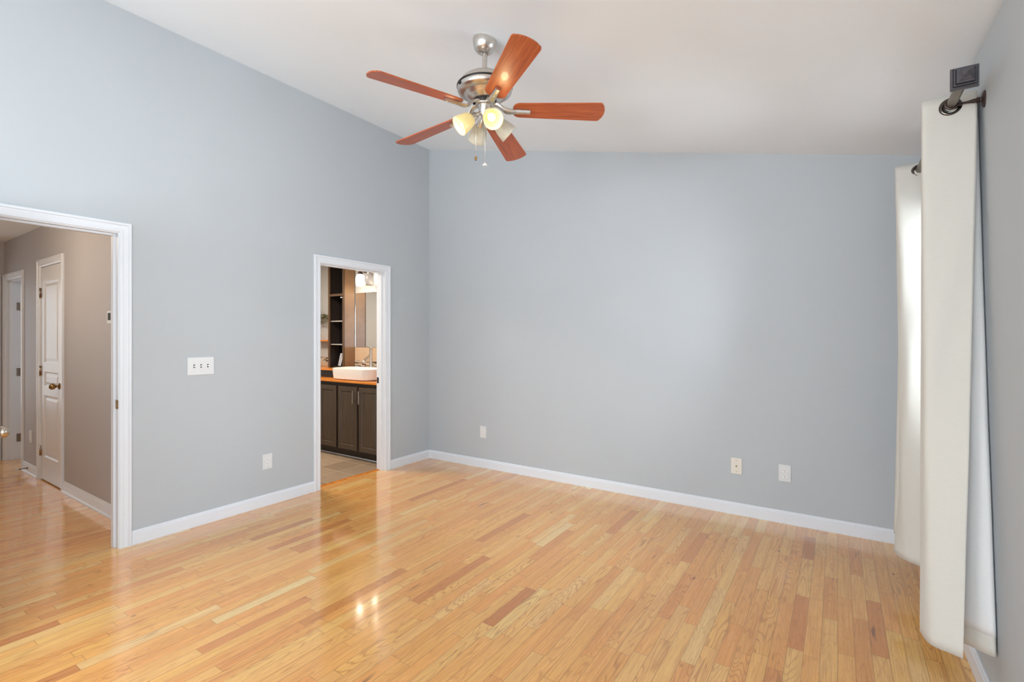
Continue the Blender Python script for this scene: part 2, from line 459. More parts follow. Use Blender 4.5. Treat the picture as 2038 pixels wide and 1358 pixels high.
# unseen windows added to justify the lamps outside
def window(n, axis, lo, hi, z0, z1, c0, c1, label, pane_on=True):
    bm = bm_new(); f = 0.05
    mid = (c0 + c1) / 2
    def B(a0, a1, b0, b1, cc0, cc1, bmx):
        if axis == 'x': bx(bmx, cc0, cc1, a0, a1, b0, b1)
        else: bx(bmx, a0, a1, cc0, cc1, b0, b1)
    B(lo, hi, z0, z0+f, c0, c1, bm); B(lo, hi, z1-f, z1, c0, c1, bm)
    B(lo, lo+f, z0+f, z1-f, c0, c1, bm); B(hi-f, hi, z0+f, z1-f, c0, c1, bm)
    B(lo+f, hi-f, (z0+z1)/2-.02, (z0+z1)/2+.02, mid-.02, mid+.02, bm)
    o = struct('window_%d' % n, bm, M['trim'], label, 'window')
    if pane_on:
        b2 = bm_new(); B(lo+f, hi-f, z0+f, z1-f, mid-.003, mid+.003, b2)
        obj('pane', b2, M['pane'], o)
window(1, 'x', W_CUR[0], W_CUR[1], W_CUR[2], W_CUR[3], XR+.02, XR+.12, 'added unseen white sash between the two cream curtain panels')
window(2, 'x', W_SIDE[0], W_SIDE[1], W_SIDE[2], W_SIDE[3], XR+.02, XR+.12, 'added unseen white sash beside the camera on the right wall')
window(3, 'y', -3.5, -2.0, 0.75, 2.30, YF-.12, YF-.02, 'added unseen white sash behind the camera, nearer the door')
window(4, 'y', -1.6, -0.1, 0.75, 2.30, YF-.12, YF-.02, 'added unseen white sash behind the camera, nearer the curtains')

# baseboards: profile of height 9cm with stepped cap
def base_prof(t=0.013, h=0.092):
    return [(0, 0), (t, 0), (t, h*.78), (t*.72, h*.82), (t*.66, h*.93), (t*.3, h), (0, h)]
def base_x(name, xf, sgn, y0, y1, label, segs=None, prof=None):
    bm = bm_new()
    for a, b in (segs or [(y0, y1)]):
        A = [(xf + sgn*p, z) for p, z in (prof or base_prof())]
        prism(bm, A, 'y', a, b)
    return struct(name, bm, M['trim'], label, 'baseboard')
def base_y(name, yf, sgn, label, segs, prof=None):
    bm = bm_new()
    for a, b in segs:
        prism(bm, [(yf + sgn*p, z) for p, z in (prof or base_prof())], 'x', a, b)
    return struct(name, bm, M['trim'], label, 'baseboard')
CW = 0.066
base_x('baseboard_left', XL, 1, 0, 0, 'white baseboard along the wall with the doorways', [(YF, D1[0]-CW), (D1[1]+CW+.006, D2[0]-CW+.006), (D2[1]+CW-.006, YB)])
base_y('baseboard_back', YB, -1, 'white baseboard along the wide back wall', [(XL+.013, XR-.013)])
base_x('baseboard_right', XR, -1, 0, 0, 'white baseboard on the right wall under the curtains', [(YF, YB)])
base_y('baseboard_front', YF, 1, 'white baseboard along the wall behind the camera', [(XL+.013, XR-.013)])

# door casings with moulded profile (swept as mitred prisms), jambs and stops
def casing_x(bm, xf, sgn, y0, y1, zt, wdt=CW, t=0.017, rev=0.005):
    """on a wall whose face is x=xf, normal sgn; opening y0..y1, top zt. profile from inner to outer edge."""
    prof = [(0, 0.35), (0.10, 0.62), (0.30, 0.62), (0.36, 0.50), (0.62, 0.66), (0.72, 0.62), (0.76, 1.0), (0.94, 1.0), (1.0, 0.8)]
    path = lambda o: [(y0 - rev - o*wdt, 0.0), (y0 - rev - o*wdt, zt + rev + o*wdt), (y1 + rev + o*wdt, zt + rev + o*wdt), (y1 + rev + o*wdt, 0.0)]
    rows = [[bm.verts.new((xf, y, z)) for y, z in path(0)]]
    for o, k in prof: rows.append([bm.verts.new((xf + sgn*t*k, y, z)) for y, z in path(o)])
    rows.append([bm.verts.new((xf, y, z)) for y, z in path(1.0)])
    for a, b in zip(rows[:-1], rows[1:]):
        for i in range(3): bm.faces.new([a[i], a[i+1], b[i+1], b[i]])
def casing_y(bm, yf, sgn, x0, x1, zt, wdt=CW, t=0.017, rev=0.005):
    n0 = len(bm.verts); casing_x(bm, 0, 1, x0, x1, zt, wdt, t, rev)
    bm.verts.ensure_lookup_table()
    for v in bm.verts[n0:]:
        x, y, z = v.co; v.co = (y, yf + sgn*x, z)
def jamb_x(bm, x0, x1, y0, y1, zt, stop=None, j=0.018):
    bx(bm, x0, x1, y0 - j, y0, 0, zt); bx(bm, x0, x1, y1, y1 + j, 0, zt); bx(bm, x0, x1, y0 - j, y1 + j, zt, zt + j)
    if stop:
        a, b = stop; s = 0.011
        bx(bm, a, b, y0, y0 + s, 0, zt - s); bx(bm, a, b, y1 - s, y1, 0, zt - s); bx(bm, a, b, y0, y1, zt - s, zt)
def doorframe(n, D, stop, label):
    bm = bm_new()
    casing_x(bm, XL, 1, *D); casing_x(bm, XLo, -1, *D)
    jamb_x(bm, XLo - .001, XL + .001, *D, stop=stop)
    return struct('trim_%d' % n, bm, M['trim'], label, 'door frame')
f1 = doorframe(2, D1, (XL - .085, XL - .045), 'white moulded frame of the large doorway to the hall')
f2 = doorframe(3, D2, (XLo + .045, XLo + .080), 'white moulded frame of the narrow bathroom doorway')
# strike plates
bm = bm_new(); bx(bm, XL - .040, XL - .004, D1[1] - .0015, D1[1] + .001, 0.905, 0.965, 0.0006); tube(bm, [(XL-.002, D1[1]-.002, .91), (XL+.004, D1[1]-.0045, .92), (XL+.004, D1[1]-.0045, .95), (XL-.002, D1[1]-.002, .96)], .0045, 8)
obj('strike_plate', bm, M['brass'], f1)['label'] = 'small aged brass strike plate'
bm = bm_new(); bx(bm, XLo + .004, XLo + .034, D2[1] - .002, D2[1] + .001, 0.895, 0.955, 0.0006)
sp = obj('strike_plate', bm, M['bronze'], f2); sp['label'] = 'small dark strike plate'

# ------------------------------------------------------------------ hall
XE = -7.785
H1 = (-6.405, -5.775, 2.045)     # closet door opening x0,x1,top
H2 = (-7.700, -7.060, 2.000)     # far doorway
bm = bm_new(); t2 = HY + .12; jj = .018
for a, b in ((XE - .3, H2[0]-jj), (H2[1]+jj, H1[0]-jj), (H1[1]+jj, XLo)): bx(bm, a, b, HY, t2, 0, HC)
for H in (H1, H2): bx(bm, H[0]-jj, H[1]+jj, HY, t2, H[2]+jj, HC)
struct('wall_hall_side', bm, M['hallwall'], 'greige hall wall with the panelled closet door', 'wall')
bm = bm_new()
bx(bm, XE - .12, XE, -0.9, 0.50, 0, HC); bx(bm, XE - .12, XE, 1.30, HY, 0, HC); bx(bm, XE - .12, XE, 0.50, 1.30, 2.0, HC)
struct('wall_hall_end', bm, M['hallwall'], 'greige wall at the far end of the hall', 'wall')
bm = bm_new(); bx(bm, -9.2, XLo, -1.0, -0.9, 0, HC)
struct('wall_hall_opposite', bm, M['hallwall'], 'greige hall wall opposite the closet door', 'wall')
bm = bm_new(); bx(bm, -9.2, -9.1, -0.9, 1.9, 0, HC)
struct('wall_hall_far', bm, M['hallwall'], 'greige wall of the room beyond the hall', 'wall')
bm = bm_new(); bx(bm, -9.2, XLo, -1.0, HY + .12, HC, HC + .1)
struct('ceiling.001', bm, M['ceil'], 'flat hall ceiling seen through the large doorway', 'ceiling')
hp = [(0, 0), (.020, 0), (.020, .012), (.012, .022), (.012, .070), (.009, .078), (.008, .088), (.003, .100), (0, .100)]
base_y('baseboard_hall_side', HY, -1, 'white baseboard with shoe moulding along the hall wall', [(XE, H2[0]-CW-.004), (H2[1]+CW+.004, H1[0]-CW-.004), (H1[1]+CW+.004, XLo)], hp)
base_x('baseboard_hall_end', XE, 1, 0, 0, 'white baseboard at the far end of the hall', [(-0.9, 0.44)], prof=hp)
bm = bm_new(); casing_y(bm, HY, -1, *H1)
bx(bm, H1[0]-jj, H1[0], HY, t2, 0, H1[2]); bx(bm, H1[1], H1[1]+jj, HY, t2, 0, H1[2]); bx(bm, H1[0]-jj, H1[1]+jj, HY, t2, H1[2], H1[2]+jj)
struct('trim_4', bm, M['trim'], 'white frame around the panelled closet door in the hall', 'door frame')
bm = bm_new(); casing_y(bm, HY, -1, *H2)
bx(bm, H2[0]-jj, H2[0], HY, t2, 0, H2[2]); bx(bm, H2[1], H2[1]+jj, HY, t2, 0, H2[2]); bx(bm, H2[0]-jj, H2[1]+jj, HY, t2, H2[2], H2[2]+jj)
bx(bm, H2[0], H2[0]+.011, HY+.025, HY+.060, 0, H2[2]); bx(bm, H2[0], H2[1], HY+.025, HY+.060, H2[2]-.011, H2[2])
f5 = struct('trim_5', bm, M['trim'], 'white frame of the farthest doorway on the hall wall', 'door frame')
for z in (0.24, 0.98, 1.72):
    bm = bm_new(); bx(bm, H2[0], H2[0]+.003, HY+.082, HY+.110, z-.045, z+.045, .001)
    tube(bm, [(H2[0]+.006, HY+.113, z-.045), (H2[0]+.006, HY+.113, z+.045)], .006, 8)
    obj('hinge', bm, M['satin'], f5)
bm = bm_new(); casing_x(bm, XE, 1, 0.50, 1.30, 2.0); jamb_x(bm, XE-.12, XE, .50+.018, 1.30-.018, 1.982)
struct('trim_6', bm, M['trim'], 'white frame of the doorway at the hall end', 'door frame')
# room behind the far doorway
bm = bm_new(); bx(bm, XE-.3, -6.85, 2.6, 2.7, 0, HC); bx(bm, -6.85, -6.75, t2, 2.7, 0, HC); bx(bm, XE-.4, XE-.3, t2, 2.7, 0, HC)
struct('wall_closet', bm, M['hallwall'], 'pale wall inside the far hall doorway', 'wall')
bm = bm_new(); bx(bm, XE-.4, -6.75, t2, 2.7, HC, HC+.1)
struct('ceiling.003', bm, M['ceil'], 'ceiling inside the far hall doorway', 'ceiling')
bm = bm_new(); bx(bm, XE-.4, -6.75, HY+.15, 2.7, -.05, 0)
struct('floor.002', bm, M['floor'], 'oak floor inside the far hall doorway', 'floor')

def xf_(bm, Mx): bmesh.ops.transform(bm, matrix=Mx, verts=bm.verts)
def knob_prof(): # rosette, neck, egg
    return [(0, 0), (.030, 0), (.030, .004), (.024, .008), (.012, .011), (.010, .022), (.013, .026), (.023, .034), (.0275, .046), (.026, .058), (.018, .068), (.008, .072), (0, .073)]

def panel_door(n, x0, x1, yf, th, z0, z1, label, panels):
    """door leaf with face at yf facing -y, raised panels modelled in the face"""
    bm = bm_new()
    xs = sorted({x0, x1} | {p[0] for p in panels} | {p[1] for p in panels})
    zs = sorted({z0, z1} | {p[2] for p in panels} | {p[3] for p in panels})
    inside = lambda a, b, c, d: any(p[0]-1e-6 <= a and b <= p[1]+1e-6 and p[2]-1e-6 <= c and d <= p[3]+1e-6 for p in panels)
    def quad(pts): bm.faces.new([bm.verts.new(q) for q in pts])
    for a, b in zip(xs[:-1], xs[1:]):
        for c, d in zip(zs[:-1], zs[1:]):
            if not inside(a, b, c, d): quad([(a, yf, c), (b, yf, c), (b, yf, d), (a, yf, d)])
    for (a, b, c, d) in panels:
        lev = [(0, 0), (.010, .007), (.022, .008), (.045, .002)]
        prev = None
        for o, dep in lev:
            ring = [bm.verts.new(q) for q in ((a+o, yf+dep, c+o), (b-o, yf+dep, c+o), (b-o, yf+dep, d-o), (a+o, yf+dep, d-o))]
            if prev:
                for k in range(4): bm.faces.new([prev[k], prev[(k+1) % 4], ring[(k+1) % 4], ring[k]])
            prev = ring
        bm.faces.new(prev)
    yb = yf + th
    quad([(x0, yb, z0), (x0, yb, z1), (x1, yb, z1), (x1, yb, z0)])
    quad([(x0, yf, z0), (x0, yf, z1), (x0, yb, z1), (x0, yb, z0)]); quad([(x1, yf, z0), (x1, yb, z0), (x1, yb, z1), (x1, yf, z1)])
    quad([(x0, yf, z0), (x0, yb, z0), (x1, yb, z0), (x1, yf, z0)]); quad([(x0, yf, z1), (x1, yf, z1), (x1, yb, z1), (x0, yb, z1)])
    bmesh.ops.remove_doubles(bm, verts=bm.verts, dist=1e-5)
    return struct('door_%d' % n, bm, M['door'], label, 'door')
x0, x1 = H1[0]+.003, H1[1]-.003; a, b = x0+.105, x1-.105
dr = panel_door(1, x0, x1, HY+.002, .035, .012, H1[2]-.004, 'closed white three-panel closet door in the hall', [(a, b, .235, .82), (a, b, .905, 1.045), (a, b, 1.13, 1.90)])
for z in (0.28, 1.05, 1.80):
    bm = bm_new(); tube(bm, [(x0-.002, HY-.006, z-.045), (x0-.002, HY-.006, z+.045)], .0065, 8)
    for q in (-.045, .045): tube(bm, [(x0-.002, HY-.006, z+q-.004), (x0-.002, HY-.006, z+q+.004)], .0045, 8)
    bx(bm, x0-.018, x0+.030, HY-.003, HY+.001, z-.045, z+.045)
    obj('hinge', bm, M['satin'], dr, True)
bm = bm_new(); lathe(bm, knob_prof(), frame_to((x1-.065, HY+.002, .93), (0, -1, 0)), 24)
obj('knob', bm, M['brass'], dr, 'auto')['label'] = 'aged brass egg knob'

# bedroom door leaf, opened back; only its knob enters the picture
DA = math.radians(2.4); HGE = Vector((XL + .012, .498, 0)); DM = Matrix.Translation(HGE) @ Matrix.Rotation(DA, 4, 'Z')
bm = bm_new(); bx(bm, 0, .708, -.035, 0, 0.012, 2.035, .002); xf_(bm, DM)
d2o = struct('door_2', bm, M['door'], 'white bedroom door standing open, its knob at the left edge', 'door')
bm = bm_new(); lathe(bm, knob_prof(), DM @ frame_to((.652, 0, .932), (0, 1, 0)), 32)
lathe(bm, knob_prof(), DM @ frame_to((.652, -.035, .932), (0, -1, 0)), 32)
obj('knob', bm, M['satin'], d2o, True)['label'] = 'satin nickel egg knob on both faces'

# hall ceiling light (just above the door head)
hl = thing('ceiling_light', 'round flush hall ceiling light beyond the large doorway', 'ceiling light', (-5.15, 0.36, HC))
bm = bm_new(); lathe(bm, [(0, 0), (.165, 0), (.165, -.02), (.15, -.03), (0, -.03)], Matrix.Translation((-5.15, .36, HC))); obj('base', bm, M['nickel'], hl, 'auto')
bm = bm_new(); lathe(bm, [(.145, -.03), (.14, -.06), (.10, -.09), (.05, -.103), (0, -.106)], Matrix.Translation((-5.15, .36, HC)), cap=False)
obj('diffuser', bm, glow('hall_lamp_glass', srgb(250, 240, 220), (1, .8, .55, 1), 3.0, 0), hl, True)
def point(name, loc, e, col, r=.03):
    l = bpy.data.lights.new(name, 'POINT'); l.energy = e; l.color = col; l.shadow_soft_size = r
    o = bpy.data.objects.new(name, l); o.location = loc; COL.objects.link(o); return o
point('hall_lamp_light', (-5.15, .36, HC - .16), 14, (1.0, .84, .66), .08)
area('added_hall_fill', (-8.9, 0.3, 1.4), (PI/2, 0, -PI/2), 1.6, 1.8, 9, SKYC)  # unseen lamp added to brighten the hall
area('added_closet_fill', (-7.3, 2.55, 1.4), (PI/2, 0, PI), 0.7, 1.6, 2.5, SKYC)  # unseen lamp added inside the closed room past the far doorway

# ------------------------------------------------------------------ wall plates
def plate(bm, cx_, cz, wd, ht, place, t=.006, bev=.0022):
    bx(bm, cx_-wd/2, cx_+wd/2, -t, 0, cz-ht/2, cz+ht/2, bev)
def place_on(wall, pos):
    """matrix: local x along wall, local -y out of the wall"""
    if wall == 'back': return Matrix.Translation((pos, YB, 0))
    if wall == 'hall': return Matrix.Translation((pos, HY, 0))
    if wall == 'left': return Matrix.Translation((XL, pos, 0)) @ Matrix.Rotation(PI/2, 4, 'Z')
def xf(bm, Mx): bmesh.ops.transform(bm, matrix=Mx, verts=bm.verts)
def disc(bm, x, z, r, y0, y1, seg=20, flat=None):
    pts = [(x + r*math.cos(2*PI*k/seg), z + max(-(flat or r), min(flat or r, r*math.sin(2*PI*k/seg)))) for k in range(seg)]
    prism(bm, pts, 'y', y0, y1)
def outlet(wall, pos, z, label, group=None, h=.122, wd=.080):
    Mx = place_on(wall, pos); base = Mx @ Vector((0, 0, z))
    t = thing('wall_outlet', label, 'outlet', base, group)
    bm = bm_new(); plate(bm, 0, z, wd, h, None); xf(bm, Mx); obj('cover_plate', bm, M['plate'], t)
    for dz in (.0195, -.0195):
        bm = bm_new(); disc(bm, 0, z+dz, .0172, -.0085, -.005, flat=.0145); xf(bm, Mx); rc = obj('receptacle', bm, M['recep'], t)
        bm = bm_new()
        for sx, hh in ((-.0063, .0042), (.0063, .0034)): bx(bm, sx-.0017, sx+.0017, -.0088, -.0080, z+dz+.003-hh, z+dz+.003+hh)
        disc(bm, 0, z+dz-.008, .0031, -.0088, -.0080, 10); xf(bm, Mx); obj('slots', bm, M['slot'], rc)
    bm = bm_new(); disc(bm, 0, z, .003, -.0072, -.005, 10); xf(bm, Mx); obj('screw', bm, M['plate'], t)
outlet('left', 2.211, .358, 'white duplex outlet between the two doorways')
outlet('back', -3.103, .375, 'white duplex outlet on the back wall near the room corner')
outlet('back', -.3235, .370, 'white duplex outlet on the back wall, right of the ivory jack')
jt = thing('cable_jack', 'ivory cable jack plate on the back wall near the curtains', 'wall jack', (-.651, YB, .375))
Mx = place_on('back', -.651)
bm = bm_new(); plate(bm, 0, .375, .078, .122, None); xf(bm, Mx); obj('cover_plate', bm, M['ivory'], jt)
bm = bm_new(); disc(bm, 0, .375, .0065, -.012, -.005, 16); xf(bm, Mx); obj('coax_port', bm, M['brass'], jt)
bm = bm_new(); disc(bm, 0, .375, .0035, -.0125, -.0115, 12); xf(bm, Mx); obj('port_hole', bm, M['slot'], jt)
for dz in (.042, -.042):
    bm = bm_new(); disc(bm, 0, .375+dz, .0032, -.0072, -.005, 10); xf(bm, Mx); obj('screw', bm, M['brass'], jt)
# triple switch
st = thing('light_switch', 'white three-gang switch plate between the doorways', 'light switch', (XL, 1.710, 1.162))
Mx = place_on('left', 1.710); z = 1.162
bm = bm_new(); plate(bm, 0, z, .178, .128, None); xf(bm, Mx); obj('cover_plate', bm, M['plate'], st)
for k, up in ((-1, 1), (0, -1), (1, 1)):
    bm = bm_new(); bx(bm, k*.046-.0055, k*.046+.0055, -.0066, -.005, z-.012, z+.012); xf(bm, Mx); obj('switch_slot', bm, M['slot'], st)
    bm = bm_new(); bx(bm, k*.046-.0045, k*.046+.0045, -.018, -.004, z-.0045, z+.0045, .001, Matrix.Translation((0, -.004, z)) @ Matrix.Rotation(-up*.45, 4, 'X') @ Matrix.Translation((0, .004, -z))); xf(bm, Mx); obj('toggle', bm, M['recep'], st)
    for dz in (.030, -.030):
        bm = bm_new(); disc(bm, k*.046, z+dz, .0028, -.0072, -.005, 10); xf(bm, Mx); obj('screw', bm, M['nickel'], st)
# hall: thermostat, switch, blank plate, spring stop
tt = thing('thermostat', 'white wall thermostat in the hall beside the door frame', 'thermostat', (-4.56, HY, 1.52)); Mx = place_on('hall', -4.56)
bm = bm_new(); bx(bm, -.045, .045, -.025, 0, 1.475, 1.570, .004); xf(bm, Mx); obj('body', bm, M['plate'], tt)
bm = bm_new(); bx(bm, -.022, .032, -.0265, -.0245, 1.500, 1.555); xf(bm, Mx); obj('display', bm, M['slot'], tt)
sw = thing('light_switch', 'white switch plate under the hall thermostat', 'light switch', (-4.50, HY, 1.17)); Mx = place_on('hall', -4.50)
bm = bm_new(); plate(bm, 0, 1.17, .078, .122, None); xf(bm, Mx); obj('cover_plate', bm, M['plate'], sw)
bm = bm_new(); bx(bm, -.0045, .0045, -.018, -.004, 1.172, 1.182, .001); xf(bm, Mx); obj('toggle', bm, M['recep'], sw)
bp = thing('wall_outlet', 'white outlet low on the hall wall between the two hall doors', 'outlet', (-6.73, HY, .375)); Mx = place_on('hall', -6.73)
bm = bm_new(); plate(bm, 0, .375, .078, .122, None); xf(bm, Mx); obj('cover_plate', bm, M['plate'], bp)
for dz in (.0195, -.0195):
    bm = bm_new(); disc(bm, 0, .375+dz, .0172, -.0085, -.005, flat=.0145); xf(bm, Mx); obj('receptacle', bm, M['recep'], bp)
ds = thing('door_stop', 'spring door stop with white tip on the hall baseboard', 'door stop', (-6.80, HY-.012, .05))
bm = bm_new(); pts = [(-6.80 + .0055*math.cos(k*.9), HY-.012-.0009*k*.9, .052+.0055*math.sin(k*.9)) for k in range(80)]
tube(bm, pts, .0016, 5); lathe(bm, [(0, 0), (.010, 0), (.010, .004), (0, .004)], frame_to((-6.80, HY-.012, .052), (0, -1, 0)), 14)
obj('spring', bm, M['bronze'], ds, True)
bm = bm_new(); lathe(bm, [(0, 0), (.007, 0), (.008, .012), (.006, .018), (0, .019)], frame_to((-6.80, HY-.078, .052), (0, -1, 0)), 14); obj('tip', bm, M['plate'], ds, True)

# ------------------------------------------------------------------ ceiling fan
FX, FY = -1.612, 2.148
fan = thing('ceiling_fan', 'brushed nickel ceiling fan with five cherry blades and four-shade light kit', 'ceiling fan', (FX, FY, zc(FX)))
T = Matrix.Translation((FX, FY, 0)); FZ = zc(FX)
tilt = math.atan(SL)
def cbowl():
    bm = bm_new(); lathe(bm, [(.064, 0.0), (.066, -.012), (.064, -.034), (.056, -.056), (.043, -.071), (.030, -.078), (.026, -.080), (.022, -.080), (.020, -.076), (0, -.074)], None, 40, cap=False)
    # cut the rim to follow the slope
    for v in bm.verts:
        k = max(0, 1 + v.co.z/.05); v.co.z -= SL * v.co.x * k
        v.co += Vector((FX, FY, FZ))
    return bm
obj('canopy', cbowl(), M['nickel'], fan, True)
bm = bm_new(); tube(bm, [(FX, FY, 2.80), (FX, FY, FZ-.070)], .0135, 20); lathe(bm, [(.0135, 2.85), (.022, 2.845), (.024, 2.815), (.030, 2.800)], T, 24)
obj('downrod', bm, M['nickel'], fan, 'auto')
bm = bm_new(); lathe(bm, [(.024, 2.815), (.060, 2.812), (.100, 2.798), (.130, 2.776), (.146, 2.752), (.146, 2.746)], T, 48, cap=False)
mh = obj('motor_housing', bm, M['nickel'], fan, True)
bm = bm_new(); lathe(bm, [(.148, 2.748), (.153, 2.746), (.153, 2.738), (.148, 2.736)], T, 48, cap=False); obj('band', bm, M['nickel_dark'], mh, True)['label'] = 'thin black band'
bm = bm_new(); lathe(bm, [(.150, 2.737), (.150, 2.722), (.144, 2.712), (.126, 2.703), (.112, 2.702), (.108, 2.698), (.098, 2.688), (.095, 2.684), (.080, 2.676), (.075, 2.672), (.068, 2.668), (.060, 2.667)], T, 48)
obj('lower_housing', bm, M['nickel'], mh, 'auto')
for q in (2.9, 4.3):
    bm = bm_new(); p = (FX + .151*math.cos(q), FY + .151*math.sin(q), 2.728)
    lathe(bm, [(0, 0), (.009, 0), (.009, .004), (.004, .006), (0, .006)], frame_to(p, (math.cos(q), math.sin(q), 0)), 12); obj('screw', bm, M['nickel_dark'], mh)
bm = bm_new(); lathe(bm, [(0, 2.668), (.066, 2.668), (.066, 2.656), (0, 2.656)], T, 40); obj('flywheel', bm, M['nickel_dark'], fan, 'auto')
# light kit hub
bm = bm_new(); lathe(bm, [(0, 2.656), (.050, 2.656), (.052, 2.650), (.050, 2.643), (.038, 2.640), (.036, 2.630), (.028, 2.604), (.024, 2.592), (.021, 2.586), (.018, 2.578), (.010, 2.568), (0, 2.565)], T, 40)
kit = obj('light_kit', bm, M['nickel'], fan, 'auto')

TH0 = 0.616
def blade_outline():
    pts = []; r0, r1 = .155, .66
    w0, w1 = .056, .072
    def corner(cx_, cy_, rad, a0, a1, n=6): return [(cx_ + rad*math.cos(a0+(a1-a0)*k/n), cy_ + rad*math.sin(a0+(a1-a0)*k/n)) for k in range(n+1)]
    # root: strongly rounded corners, tip: small corners with slightly bowed end
    pts += corner(r0+.040, -w0+.040, .040, PI, 1.5*PI)
    pts += corner(r1-.036, -w1+.022, .022, -PI/2, -.25)
    pts += [(r1 - .013*(k/4)**2, (w1-.016)*k/4) for k in range(-3, 4)]
    pts += corner(r1-.036, w1-.022, .022, .25, PI/2)
    pts += corner(r0+.040, w0-.040, .040, PI/2, PI)
    return pts
def blade_mesh():
    bm = bm_new(); o = blade_outline()
    A = [bm.verts.new((x, y, .003)) for x, y in o]; B = [bm.verts.new((x, y, -.003)) for x, y in o]; n = len(o)
    bm.faces.new(A); bm.faces.new(B[::-1])
    for i in range(n): bm.faces.new([A[i], B[i], B[(i+1) % n], A[(i+1) % n]])
    bmesh.ops.recalc_face_normals(bm, faces=bm.faces)
    me = bpy.data.meshes.new('blade'); bm.to_mesh(me); bm.free(); me.materials.append(M['blade']); return me
def iron_mesh():
    """curved bracket: from the flywheel outwards, dipping then running under the blade as a grooved strap (blade space before pitch)"""
    bm = bm_new()
    path = [(.045, .034), (.060, .034), (.075, .029), (.090, .015), (.105, 0.0), (.120, -.008), (.140, -.010), (.170, -.009), (.215, -.009), (.250, -.009)]
    hw = [.017, .017, .017, .018, .021, .022, .019, .016, .0145, .013]
    rows = []
    for (x, z), h in zip(path, hw):
        s = []
        for yy, zz in ((-h, -.001), (-h*.55, -.010), (h*.55, -.010), (h, -.001), (h, .005), (-h, .005)):
            s.append(bm.verts.new((x, yy, z+zz)))
        rows.append(s)
    for a, b in zip(rows[:-1], rows[1:]):
        for k in range(6): bm.faces.new([a[k], b[k], b[(k+1) % 6], a[(k+1) % 6]])
    bm.faces.new(rows[0]); bm.faces.new(rows[-1][::-1])
    for x in (.185, .235): lathe(bm, [(0, -.0225), (.0035, -.0225), (.0045, -.020), (.0045, -.016)], Matrix.Translation((x, 0, 0)), 10)
    bmesh.ops.recalc_face_normals(bm, faces=bm.faces)
    me = bpy.data.meshes.new('blade_iron'); bm.to_mesh(me); bm.free(); me.materials.append(M['nickel']); return me
bme, ime = blade_mesh(), iron_mesh()
BZ = 2.622; PITCH = math.radians(-13)
for k in range(5):
    a = TH0 + k*2*PI/5
    b = bpy.data.objects.new('blade', bme); COL.objects.link(b); b.parent = fan
    droop = (.005, .034, .036, .012, -.010)[k]/.55   # each blade sags a little differently
    Mw = Matrix.Translation((FX, FY, BZ)) @ Matrix.Rotation(a, 4, 'Z') @ Matrix.Rotation(droop, 4, 'Y') @ Matrix.Rotation(PITCH, 4, 'X')
    b.matrix_local = Matrix.Translation(-Vector(fan.location)) @ Mw
    i = bpy.data.objects.new('blade_iron', ime); COL.objects.link(i); i.parent = b

# shades
LA = math.radians(-124.6)
for k in range(4):
    a = LA + k*PI/2; lit = k < 2
    out = Vector((math.cos(a), math.sin(a), 0)); el = math.radians(38)
    d = out*math.cos(el) - Vector((0, 0, math.sin(el)))
    p0 = Vector((FX, FY, 2.600)) + out*.026
    Mx = frame_to(p0, d)
    bm = bm_new(); lathe(bm, [(.009, 0), (.010, .018), (.014, .024), (.019, .030), (.022, .048), (.024, .064), (.021, .066), (0, .066)], Mx, 24)
    sh = obj('socket_arm', bm, M['nickel'], kit, 'auto')
    bm = bm_new()
    prof = [(.020, .060), (.030, .064), (.038, .076), (.044, .095), (.049, .120), (.0535, .150)]
    inner = [(r-.004, s) for r, s in prof[::-1][:-1]] + [(.022, .070), (0, .068)]
    lathe(bm, prof + [(.052, .152)] + inner, Mx, 36, cap=False)
    s = obj('lamp_shade', bm, M['shade_lit'] if lit else M['shade_off'], fan, True, recalc=True)
    s['label'] = 'lit warm glass bell shade' if lit else 'unlit grey glass bell shade'
    bm = bm_new(); lathe(bm, [(.010, .066), (.012, .080), (.019, .098), (.021, .110), (.017, .124), (.008, .131), (0, .132)], Mx, 20, cap=False)
    obj('bulb', bm, M['bulb_lit'] if lit else M['bulb_off'], s, True)
    if lit: point('fan_lamp_light', p0 + d*.175, 0.28, (1.0, .78, .45), .02)
# pull chains
R_ = Vector((math.cos(YAW), math.sin(YAW), 0)); F_ = Vector((-math.sin(YAW), math.cos(YAW), 0))
for off, zb, kind in ((-R_*.0475 - F_*.02, 2.346, 0), (R_*.004 - F_*.045, 2.302, 1)):
    top = Vector((FX, FY, 2.600)) + off*.62; bot = Vector((FX, FY, 0)) + off
    pts = [top, Vector((bot.x, bot.y, 2.585)), Vector((bot.x, bot.y, zb+.012))]
    bm = bm_new(); tube(bm, pts, .0013, 6)
    n = int((2.585 - zb)/.006)
    for q in range(n): bmesh.ops.create_icosphere(bm, subdivisions=1, radius=.0019, matrix=Matrix.Translation((bot.x, bot.y, 2.583 - q*.006)))
    ch = obj('pull_chain', bm, M['nickel'], fan, True)
    bm = bm_new()
    if kind: lathe(bm, [(0, .012), (.004, .011), (.009, .004), (.0145, 0), (.013, -.004), (.006, -.006), (0, -.006)], Matrix.Translation((bot.x, bot.y, zb)), 20)
    else: lathe(bm, [(0, .014), (.003, .012), (.007, .004), (.0075, -.004), (.004, -.011), (0, -.012)], Matrix.Translation((bot.x, bot.y, zb)), 16)
    obj('pull_knob', bm, M['plate'] if kind else M['brass'], ch, True)['label'] = 'white disc pull' if kind else 'brass bead pull'

